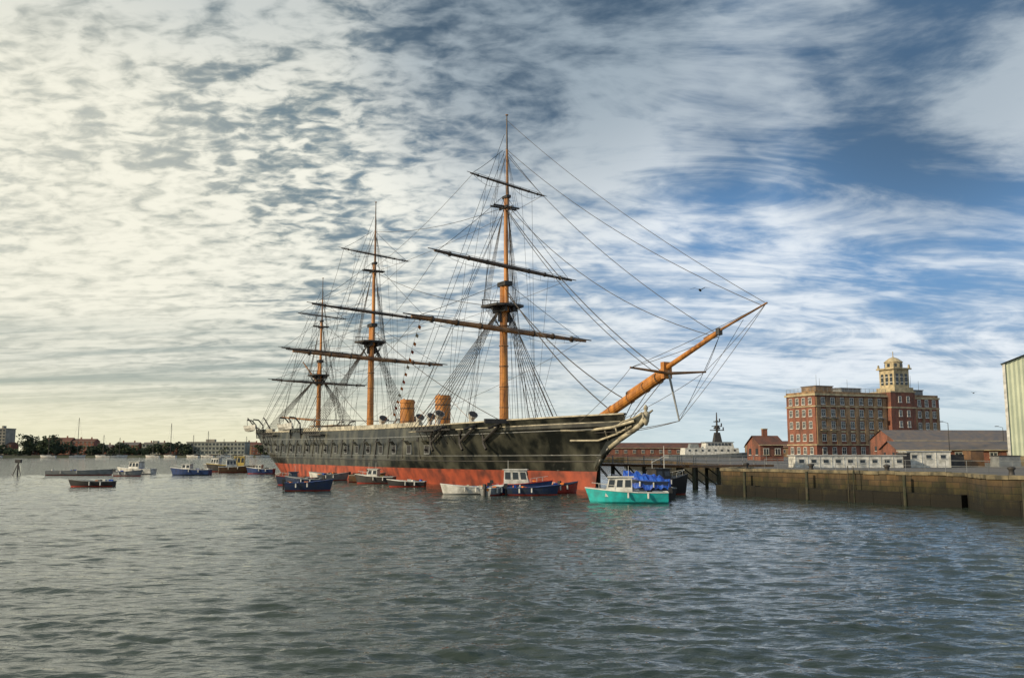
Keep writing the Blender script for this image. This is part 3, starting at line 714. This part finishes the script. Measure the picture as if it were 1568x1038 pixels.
for i in (n-1, 0, 1, 2, 3):
    a_ = Vector((*outline[i], 0)); b_ = Vector((*outline[(i+1) % n], 0)); d = (b_-a_); Ln = d.length; an = math.atan2(d.y, d.x)
    k = int(Ln/1.5)+1; nrm = Vector((d.y, -d.x, 0)).normalized()
    for j in range(k):
        c = a_+d*((j+.5)/k)-nrm*(-.25)*(-1)
        cp.box((c.x, c.y, GZ+.04+rq.uniform(-.03,.03)), (Ln/k*.985, .75, .26), 0, an+rq.uniform(-.01,.01))
    if i in (0, 2):
        sgn = 1 if (nrm.x+nrm.y) < 0 else -1
        k2 = int(Ln/2.2)
        for j in range(k2):
            c = a_+d*((j+.5)/k2)+nrm*sgn*.35
            cp.box((c.x, c.y, -.1), (Ln/k2*.99, .8, 2.1+rq.uniform(-.06,.06)), 2, an)
        for j in range(max(2, int(Ln/7))):
            c = a_+d*((j+.3+.3*rq.random())/max(2, int(Ln/7)))+nrm*sgn*.82
            cp.tube((c.x, c.y, -1), (c.x, c.y, 2.0+rq.random()*.4), .14, .13, 8, 1)
        c = a_+d*.62+nrm*sgn*.80
        for w_ in (-.25, .25): cp.tube((c.x+w_*d.x/Ln, c.y+w_*d.y/Ln, -1), (c.x+w_*d.x/Ln, c.y+w_*d.y/Ln, 2.9), .04, .04, 5, 1)
cp.obj('quay_coping', [M_cap, mat('weathered_timber', (.07,.06,.04), (.03,.04,.02), 2, .9), quaymat('footing_stone', .55)])
for (x, y) in ((22, 84.2), (26, 78), (30, 71.8), (34.5, 62)):
    b = MB(); b.lathe((x, y, GZ), [(.26,0),(.2,.12),(.17,.4),(.28,.52),(.26,.62),(.08,.68)], 12, 0); b.obj('mooring_bollard', [M_dark], None, True)
rl = MB()
pr = [(25.5, 90.5), (31, 82), (38, 71.5), (50, 62)]
for a_, b_ in zip(pr[:-1], pr[1:]):
    d = Vector((b_[0]-a_[0], b_[1]-a_[1], 0)); k = int(d.length/1.6)
    for j in range(k+1):
        x, y = a_[0]+d.x*j/k, a_[1]+d.y*j/k; rl.tube((x, y, GZ), (x, y, GZ+.95), .02, .02, 5, 0)
    for z in (.5, .95): rl.tube((a_[0], a_[1], GZ+z), (b_[0], b_[1], GZ+z), .015, .015, 5, 0)
rl.obj('quay_railing', [M_grey])
jt = MB()
jp = [(28.5, 103), (19.5, 99.5), (4, 126), (-30, 183)]
for a_, b_ in zip(jp[:-1], jp[1:]):
    d = Vector((b_[0]-a_[0], b_[1]-a_[1], 0)); an = math.atan2(d.y, d.x); Ln = d.length; nn = Vector((-d.y, d.x, 0)).normalized()
    c = ((a_[0]+b_[0])/2, (a_[1]+b_[1])/2, 2.45); jt.box(c, (Ln+1.5, 3.0, .3), 0, an)
    k = max(3, int(Ln/3))
    for j in range(k+1):
        for sd in (-1.2, 1.2):
            x = a_[0]+d.x*j/k+nn.x*sd; y = a_[1]+d.y*j/k+nn.y*sd
            jt.tube((x, y, -2), (x, y, 2.35), .2, .2, 8, 1); jt.tube((x, y, 2.5), (x, y, 3.6), .04, .04, 5, 2)
        if j < k:
            for sd in (-1.2, 1.2):
                x = a_[0]+d.x*j/k+nn.x*sd; y = a_[1]+d.y*j/k+nn.y*sd; x2 = x+d.x/k; y2 = y+d.y/k
                jt.tube((x, y, .2), (x2, y2, 2.3), .07, .07, 5, 1)
                for z in (3.05, 3.58): jt.tube((x, y, z), (x2, y2, z), .03, .03, 5, 2)
jt.obj('timber_jetty', [M_brown, mat('wet_pile', (.05,.045,.035), (.03,.04,.02), 1, .8), M_grey])

# ---------------------------------------------------------------- buildings
M_brick = brickmat('red_brick', (.32,.085,.045), (.22,.06,.035), (.26,.20,.15), 1, .45, .15)
M_brickb = brickmat('buff_brick', (.42,.26,.13), (.30,.17,.08), (.34,.28,.19), 1, .45, .15)
M_stone = mat('portland_stone', (.55,.46,.29), (.28,.24,.15), 1.0, .8)
M_roof = mat('slate_roof', (.10,.10,.11), (.16,.13,.11), .8, .8)
M_tile = mat('clay_tile_roof', (.15,.06,.04), (.08,.045,.035), .6, .85)
tower_b = empty('dockyard_office_building', (83.5, 245, GZ), math.atan2(.37, .93))
def wallwin(mb, face, a0, a1, zlist, n, w_, h_, mi_f, mi_g, x0=0, sill=True):
    for z in zlist:
        for i in range(n):
            c = lerp(a0, a1, (i+.5)/n)
            def B_(cu, cz, du, dz, dep, mi):
                if face == 'y': mb.box((cu, x0-dep/2, cz), (du, dep, dz), mi)
                else: mb.box((x0-dep/2, cu, cz), (dep, du, dz), mi)
            B_(c, z, w_, h_, .04, mi_g)
            for sx in (-1, 1): B_(c+sx*w_/2, z, .14, h_+.14, .12, mi_f)
            B_(c, z+h_/2, w_+.14, .14, .123, mi_f); B_(c, z-h_/2, w_+.3, .2, .2, mi_f)
            B_(c, z, .08, h_-.1, .08, mi_f); B_(c, z+h_*.12, w_-.1, .07, .083, mi_f)
MT = [M_brick, M_brickb, M_stone, M_white, M_glass, M_roof, M_grey]
b = MB()
W0 = 25.5
b.bb((0,0,0), (W0,12,17.4), 0)
for i in range(8):
    x = 1.0+i*3.36; b.bb((x-.75,-.3,3.6), (x+.75,0.05,16.8), 1)
b.bb((-.12,-.38,0), (W0+.1,0.1,.7), 2)
for z in (3.5, 14.1): b.bb((-.25,-.4,z), (W0+.05,12.2,z+.3), 2)
b.bb((-.4,-.55,17.2), (W0+.04,12.4,17.75), 2); b.bb((-.1,-.15,17.75), (W0,12,18.35), 1)
zl = [2.0, 5.6, 9.1, 12.4, 15.7]
wallwin(b, 'y', 1.0, 24.5, zl, 7, 1.35, 1.9, 3, 4)
wallwin(b, 'x', .6, 11.4, zl, 4, 1.2, 1.9, 3, 4)
for z in (7.35, 10.75): b.bb((1.4,-.12,z-.35), (24.2,0.02,z+.25), 2)
for i in (0, 1, 6):
    x = 1.0+3.36*i+1.6; b.bb((x-1.3,-1.1,7.6), (x+1.3,0,7.75), 2); b.bb((x-1.3,-1.1,11.0), (x+1.3,0,11.15), 6)
    for xx in np.arange(-1.3, 1.31, .32): b.tube((x+xx,-1.08,7.7), (x+xx,-1.08,8.6), .03, .03, 4, 6)
    b.tube((x-1.3,-1.08,8.6), (x+1.3,-1.08,8.6), .04, .04, 4, 6)
b.bb((3,3,18.3), (9,9,20.0), 1); b.bb((2.8,2.8,20.0), (9.2,9.2,20.2), 5); b.bb((13,4,18.3), (20,9,19.7), 6); b.bb((12.8,3.8,19.7), (20.2,9.2,19.9), 5)
for i in range(18): b.tube((i*1.49+.05, 0, 18.3), (i*1.49+.05, 0, 19.4), .05, .05, 5, 6)
for z in (18.85, 19.4): b.tube((0,0,z), (W0,0,z), .05, .05, 5, 6); b.tube((0,0,z), (0,12,z), .05, .05, 5, 6)
for i in range(8): b.tube((0, i*1.7, 18.3), (0, i*1.7, 19.4), .05, .05, 5, 6)
for x, y, h in ((5,5,23.5),(7,6,22.6),(17,6,22.5)): b.tube((x,y,19.5), (x,y,h), .06, .04, 5, 6)
b.obj('main_block', MT, tower_b)
b = MB()
b.bb((W0+.05,-1.6,0), (34.6,8,18.7), 0)
for z in (3.5, 14.1, 18.6): b.bb((W0,-1.75,z), (34.8,8.1,z+.35), 2)
wallwin(b, 'y', 27.4, 33.4, [6, 9.5, 12.6, 16.6], 2, 1.0, 1.7, 3, 4, -1.6)
cx, cy = 31.0, 2.2
b.box((cx, cy, 19.5), (7.0, 7.0, 1.2), 2); b.box((cx, cy, 22.7), (5.6, 5.6, 5.4), 2)
for i in (-1, 0, 1):
    b.box((cx+i*1.7, cy-2.82, 22.5), (.95, .06, 3.2), 4); b.box((cx-2.82, cy+i*1.7, 22.5), (.06, .95, 3.2), 4)
    for zz in (21.7, 23.2): b.box((cx+i*1.7, cy-2.86, zz), (.98, .08, .16), 3); b.box((cx-2.86, cy+i*1.7, zz), (.08, .98, .16), 3)
b.box((cx, cy, 25.6), (6.8, 6.8, .4), 2)
for sx in (-1, 1):
    for sy in (-1, 1): b.box((cx+sx*2.9, cy+sy*2.9, 26.3), (.55, .55, 1.1), 2, 0, .6)
b.lathe((cx, cy, 25.8), [(2.4,0),(2.4,1.6),(2.6,1.7),(2.6,1.9),(2.0,2.4),(1.2,3.0),(.35,3.3),(.12,3.5),(.1,5.0)], 16, 2)
for i in range(8):
    t = 2*math.pi*i/8+.2; b.box((cx+2.4*math.cos(t), cy+2.4*math.sin(t), 26.65), (.08, .8, 1.0), 4, t)
b.obj('signal_tower', MT, tower_b)
b = MB()
E0, E1 = 34.85, 45.0
b.bb((E0,-.4,0), (E1,11,17.0), 0); b.bb((E0,-.6,16.9), (E1+.2,11.2,17.4), 2); b.bb((E0+.1,-.2,17.4), (E1-.1,10.8,18.1), 1)
for z in (3.5, 14.1): b.bb((E0-.02,-.55,z), (E1+.1,11.1,z+.3), 2)
for i in range(4): b.bb((E0+.4+i*2.8,-.65,3.8), (E0+1.4+i*2.8,-.35,14), 1)
wallwin(b, 'y', E0+1, E1-.7, zl, 3, 1.2, 1.9, 3, 4, -.4)
b.bb((37,2,18.1), (41.5,7,19.6), 6); b.bb((36.8,1.8,19.6), (41.7,7.2,19.8), 5)
for x, h in ((38, 24), (41, 22.5)): b.tube((x,3,19.6), (x,3,h), .06, .04, 5, 6)
b.obj('east_block', MT, tower_b)

def pitched(name, x, y, rz, Lx, Ly, hw, hr, mw, mrf, nw=6, rows=1, z0=GZ, chimney=0, ww=1.0, wh=1.2):
    b = MB(); mats = [mw, mrf, M_white, M_glass, M_stone, M_brick]
    b.bb((0,0,0), (Lx,Ly,hw), 0)
    e = .35
    b.add([(0,0,hw),(0,Ly,hw),(0,Ly/2,hw+hr)], [(0,2,1)], 0); b.add([(Lx,0,hw),(Lx,Ly,hw),(Lx,Ly/2,hw+hr)], [(0,1,2)], 0)
    b.add([(-e,-e,hw-.1),(Lx+e,-e,hw-.1),(Lx+e,Ly/2,hw+hr+.08),(-e,Ly/2,hw+hr+.08)], [(0,1,2,3)], 1)
    b.add([(-e,Ly+e,hw-.1),(Lx+e,Ly+e,hw-.1),(Lx+e,Ly/2,hw+hr+.08),(-e,Ly/2,hw+hr+.08)], [(3,2,1,0)], 1)
    b.tube((-e,-e,hw-.15), (Lx+e,-e,hw-.15), .09, .09, 5, 4)
    for r in range(rows):
        zc_ = hw*(r+.55)/rows
        for i in range(nw):
            c = Lx*(i+.5)/nw
            b.box((c,-.03,zc_), (ww,.06,wh), 3); b.box((c,-.05,zc_+wh/2), (ww+.2,.1,.12), 2); b.box((c,-.07,zc_-wh/2), (ww+.3,.14,.14), 4)
            for sx in (-ww/2, 0, ww/2): b.box((c+sx,-.045,zc_), (.08,.09,wh), 2)
        for i in range(2):
            c = Ly*(i+.5)/2; b.box((-.03,c,zc_), (.06,ww,wh), 3); b.box((-.05,c,zc_-wh/2), (.1,ww+.2,.12), 2)
    for i in range(chimney):
        cx = Lx*(i+.5)/chimney; b.box((cx,Ly/2,hw+hr+.5), (.9,.7,1.6), 5); b.box((cx,Ly/2,hw+hr+1.35), (1.05,.85,.15), 4)
    return b.obj(name, mats, None, False, (x, y, z0), rz)
pitched('dockyard_storehouse', 30, 325, .05, 42, 12, 3.2, 1.8, M_brick, M_tile, 13)
pitched('dockyard_storehouse', 82, 305, -.04, 24, 12, 3.4, 2.0, M_brickb, M_tile, 8)
pitched('brick_gatehouse', 46.6, 168, .15, 4.6, 6, 3.1, 1.6, M_brick, M_tile, 2, 1, GZ, 1)
pitched('brick_workshop', 63, 146, -.12, 24, 10, 2.1, 1.3, M_brick, M_roof, 9, 1, ww=1.1, wh=.9)
pitched('brick_workshop', 92, 215, .1, 42, 12, 4.5, 2.5, M_brick, M_roof, 12, 1)

def cabin(name, x, y, rz, Lx, Ly, H, nw):
    b = MB(); b.bb((0,0,-1.0), (Lx,Ly,H), 0); b.bb((-.12,-.12,H), (Lx+.12,Ly+.12,H+.1), 1)
    for i in range(nw):
        c = Lx*(i+.5)/nw; b.box((c,-.02,H-.55), (.5,.04,.38), 2)
        b.box((c,-.03,H-.34), (.6,.06,.04), 1); b.box((c,-.04,H-.76), (.62,.08,.05), 0)
    for i in range(nw+1): b.box((Lx*i/nw,-.02,H/2-.5), (.05,.045,H+1), 0)
    return b.obj(name, [M_white, mat('cabin_roof', (.5,.5,.48), (.35,.35,.33), 1, .7), M_glass], None, False, (x, y, GZ), rz)
cabin('portable_cabin', 30.2, 95.5, -.02, 11.6, 2.6, 1.25, 9)
cabin('portable_cabin', 43.0, 97.5, -.05, 4.6, 2.6, 1.7, 3)
b = MB()
for (x, y, w_, h_, m_) in ((49, 100, 2.2, 1.3, 0), (52, 101, 1.6, 1.8, 1), (54.5, 99, 2.6, 1.2, 2), (41.9, 96, .8, 1.5, 0)):
    b.box((x, y, GZ+h_/2), (w_, 1.6, h_), m_, .1, .95); b.box((x, y, GZ+h_+.04), (w_*1.0, 1.65, .08), 0, .1)
b.obj('stacked_crates', [M_dark, M_brown, M_grey])

M_shed = mat('pale_corrugated', (.50,.56,.42), (.38,.44,.33), .5, .6)
sh = MB(); EH, RH, RX = 12.3, 18.5, 16
nx = 64
for i in range(nx*2):
    xa, xb = i*.25, (i+1)*.25; ya, yb = (0, .09) if i % 2 == 0 else (.09, 0)
    ha = lerp(EH, RH, xa/RX) if xa < RX else lerp(RH, EH, (xa-RX)/RX); hb_ = lerp(EH, RH, xb/RX) if xb < RX else lerp(RH, EH, (xb-RX)/RX)
    sh.add([(xa,ya,0),(xb,yb,0),(xb,yb,hb_),(xa,ya,ha)], [(0,1,2,3)], 0)
for i in range(160):
    ya, yb = i*.25, (i+1)*.25; xa, xb = (0,.09) if i % 2 == 0 else (.09,0)
    sh.add([(xb,yb,0),(xa,ya,0),(xa,ya,EH),(xb,yb,EH)], [(0,1,2,3)], 0)
sh.add([(-.3,-.4,EH),(RX,-.4,RH+.15),(RX,40,RH+.15),(-.3,40,EH)], [(0,1,2,3)], 1); sh.add([(2*RX+.3,-.4,EH),(RX,-.4,RH+.15),(RX,40,RH+.15),(2*RX+.3,40,EH)], [(3,2,1,0)], 1)
sh.bb((-.12,-.14,0), (.18,.1,EH), 2); sh.bb((4,-.12,0), (12,-.02,7), 1); sh.bb((-.1,-.16,0),(32,-.02,1.2), 3)
sh.obj('boathouse_shed', [M_shed, M_grey, M_white, M_cap], None, False, (60.0, 108, GZ), R(-33))

for (x, y) in ((48, 120), (66, 135), (88, 160)):
    b = MB(); b.tube((x,y,GZ), (x,y,GZ+6), .07, .04, 8, 0); b.tube((x,y,GZ+6), (x-.9,y,GZ+6.25), .03, .03, 6, 0); b.box((x-1.05,y,GZ+6.22), (.6,.22,.12), 0)
    b.obj('street_lamp', [M_dark])

nv = empty('naval_patrol_ship', (61, 272, 0), R(6))
b = MB(); n = 20; rg = []
for i in range(n+1):
    t = i/n; bb_ = 3.6*min(1, .75+t)*(1-max(0,(t-.6)/.4)**2) ; zt = 3.2+1.6*max(0, t-.4)
    rg.append([((t-.5)*29+(2.5*t**4 if zz > 2 else 0), k*max(.05,bb_), zz) for k, zz in ((1,zt),(.85,0),(.5,-1),(-.5,-1),(-.85,0),(-1,zt))])
for a_, b_ in zip(rg[:-1], rg[1:]):
    for j in range(5): b.add([a_[j], b_[j], b_[j+1], a_[j+1]], [(0,1,2,3)], 0)
    b.add([a_[0], b_[0], b_[5], a_[5]], [(3,2,1,0)], 1)
b.add(rg[0], [tuple(range(6))], 0)
b.box((-1,0,4.2), (17,5,2.0), 2, 0, .97); b.box((1.5,0,6.0), (9,4.4,1.7), 2, 0, .92); b.box((1.5,0,6.95), (9,4.4,.2), 1)
for i in range(7): b.box((-1.7+i*1.05, -2.16, 6.3), (.75,.06,.6), 3)
for i in range(8): b.box((-8+i*2, -2.5, 4.5), (.6,.06,.5), 3)
b.box((-6,0,5.8), (3,2.6,1.4), 1, 0, .8)
b.obj('hull', [M_grey, M_grey, M_white, M_glass], nv)
b = MB()
b.box((1.5,0,8.4), (2.4,2.4,3.0), 0, 0, .6); b.tube((1.5,0,9.5), (1.5,0,16), .4, .14, 8, 0)
for z, w_ in ((10.6,4.4),(11.8,3.2),(13.2,2.0)): b.box((1.5,0,z), (w_,.35,.25), 0, 0); b.box((1.5,0,z+.15), (.3,w_,.25), 0); b.box((1.5+w_*.45,0,z+.5), (.3,.3,.9), 0)
b.lathe((1.5,0,11.0), [(1.0,0),(1.1,.3),(.5,.8)], 10, 0)
b.obj('mast', [M_dark], nv)

# ---------------------------------------------------------------- far shore on the left
land = MB()
lp = [(-800,560),(-500,640),(-330,690),(-180,700),(-60,720),(60,760)]
vs = []
for (x, y) in lp: vs += [(x,y,-1),(x,y+1.5,1.2),(x,y+60,2.2),(x,y+900,6)]
fs = []
for i in range(len(lp)-1):
    for j in range(3): fs.append((i*4+j, (i+1)*4+j, (i+1)*4+j+1, i*4+j+1))
land.add(vs, fs, 0)
land.obj('far_shore_ground', [mat('shore_earth', (.10,.10,.07), (.06,.075,.04), .05, .9)])
M_w1 = mat('render_wall', (.30,.28,.23), (.2,.19,.16), .3, .8); M_w2 = mat('pale_wall', (.32,.34,.29), (.24,.26,.22), .3, .8)
random.seed(21)
def shore_y(x): return interp(x, [p[0] for p in lp], [p[1] for p in lp])
x = -430
specs = []
while x < -165:
    Lx = random.uniform(10, 24); x += Lx+random.uniform(0, 5)
    specs.append((x-Lx, Lx))
for (xx, Lx) in specs:
    y = shore_y(xx)+random.uniform(18, 50)
    rows = random.choice([2, 3, 3, 4]); pitched('waterfront_house', xx, y, random.uniform(-.08,.08), Lx, 11, rows*2.6, random.uniform(1.6, 3.2), random.choice([M_brick, M_w1, M_brickb, M_brick]), random.choice([M_roof, M_tile, M_roof]), int(Lx/3.2), rows, 2, 2)
def flats(name, x, y, Lx, Ly, H, m, cols, rows):
    b = MB(); b.bb((0,0,0),(Lx,Ly,H),0); b.bb((-.3,-.3,H),(Lx+.3,Ly+.3,H+.6),1)
    for r in range(rows):
        b.bb((-.1,-.25,H*(r)/rows-.1),(Lx+.1,0.05,H*r/rows+.25),1)
        for i in range(cols):
            b.box((Lx*(i+.5)/cols,-.05,H*(r+.55)/rows),(Lx/cols*.6,.1,H/rows*.5),2)
    b.bb((Lx*.3,Ly*.3,H+.6),(Lx*.45,Ly*.6,H+2.6),1)
    return b.obj(name, [m, M_w1, M_glass], None, False, (x,y,2), 0)
flats('apartment_block', -405, 700, 8, 14, 20, M_w1, 3, 8)
flats('waterfront_flats', -257, 706, 46, 14, 9.5, M_w2, 16, 3)
flats('waterfront_flats', -300, 725, 24, 14, 8.5, M_w2, 8, 3)
def treemass(name, items, seed):
    rng = random.Random(seed); b = MB()
    for (x, y, z, rx, h) in items:
        b.tube((x,y,z), (x,y,z+h*.55), .35, .15, 6, 2)
        cl = []
        for _ in range(9): cl.append((x+rng.uniform(-.7,.7)*rx, y+rng.uniform(-.6,.6)*rx, z+h*(.25+.65*rng.random()), rng.uniform(.25,.5)*rx))
        for c in cl:
            b.tube((x,y,z+h*.35), (c[0],c[1],c[2]), .12, .05, 4, 2)
            mi = rng.choice([0,0,1])
            for _ in range(55):
                v = Vector((rng.gauss(0,1),rng.gauss(0,1),rng.gauss(0,1))).normalized()*c[3]*rng.uniform(.6,1.1)
                p = Vector(c[:3])+Vector((v.x,v.y,v.z*.8)); s_ = rng.uniform(.3,.65)
                u = Vector((rng.gauss(0,1),rng.gauss(0,1),rng.gauss(0,1))).normalized(); w_ = u.orthogonal().normalized()
                b.add([p+u*s_, p+w_*s_, p-u*s_, p-w_*s_], [(0,1,2,3)], mi)
    return b.obj(name, [mat('leaf_dark', (.03,.045,.02)), mat('leaf_light', (.07,.09,.035)), mat('bark', (.05,.04,.03))])
it = []
rng = random.Random(4)
for i in range(10): it.append((-368+rng.uniform(-9,14), shore_y(-365)+rng.uniform(8,16), 1.8, rng.uniform(4,6.5), rng.uniform(11,17)))
for i in range(85):
    x = rng.uniform(-440,-165); it.append((x, shore_y(x)+rng.uniform(6,22), 1.8, rng.uniform(3.5,6), rng.uniform(4,10)))
treemass('distant_trees', it, 9)
for (x, h) in ((-331, 30), (-262, 26), (-300, 15), (-245, 17), (-222, 14), (-385, 15), (-350, 14), (-312, 17), (-275, 13), (-234, 20), (-205, 16), (-192, 13)):
    y = shore_y(x)-8
    o = boat('sailing_yacht', x, y, random.choice([0, 180])+random.uniform(-20,20), 11, 3.2, 1.3, M_white, M_white, M_navy, (.35,.65,.5,.6))
    b = MB(); b.tube((0,0,1), (0,0,h), .24, .18, 6, 0); b.tube((0,0,2.4), (-4.5,0,2.5), .12, .1, 6, 0); b.tube((0,-1,h*.6), (0,1,h*.6), .05, .05, 4, 0)
    b.tube((5.3,0,1.6), (0,0,h), .03, .03, 3, 0); b.tube((-5.3,0,1.3), (0,0,h), .03, .03, 3, 0)
    m_ = b.obj('mast', [M_dark]); m_.parent = o
b = MB()
b.tube((-87,158,-1), (-87,158,2.6), .14, .12, 8, 0); b.tube((-88,157.5,-1), (-87,158,2.1), .08, .08, 6, 0); b.tube((-86,157.5,-1), (-87,158,2.1), .08, .08, 6, 0); b.box((-87,158,2.4), (1.0,.5,.6), 0)
b.obj('channel_marker', [M_dark])
def bird(x, y, z, rz, k):
    b = MB()
    prof = [(-.28,.015),(-.2,.05),(-.05,.075),(.1,.07),(.2,.045),(.25,.05),(.3,.04),(.36,.008)]
    for (xa, ra), (xb, rb) in zip(prof[:-1], prof[1:]): b.tube((xa,0,0),(xb,0,.01),ra,rb,8,0)
    for sd in (1, -1):
        b.add([(.12,sd*.05,.03),(-.08,sd*.05,.03),(-.06,sd*.3,.16),(.14,sd*.3,.17)], [(0,1,2,3)], 0)
        b.add([(.14,sd*.3,.17),(-.06,sd*.3,.16),(-.14,sd*.62,.1),(-.08,sd*.64,.1)], [(0,1,2,3)], 0)
    b.add([(-.25,.02,0),(-.25,-.02,0),(-.42,-.08,0),(-.42,.08,0)], [(0,1,2,3)], 0)
    o = b.obj('seagull', [M_dark], None, False, (x,y,z), rz); o.scale = (k,k,k)
bird(12.9, 60, 15.0, 1.2, 1.1); bird(52.0, 100, 10.6, 1.4, .8)
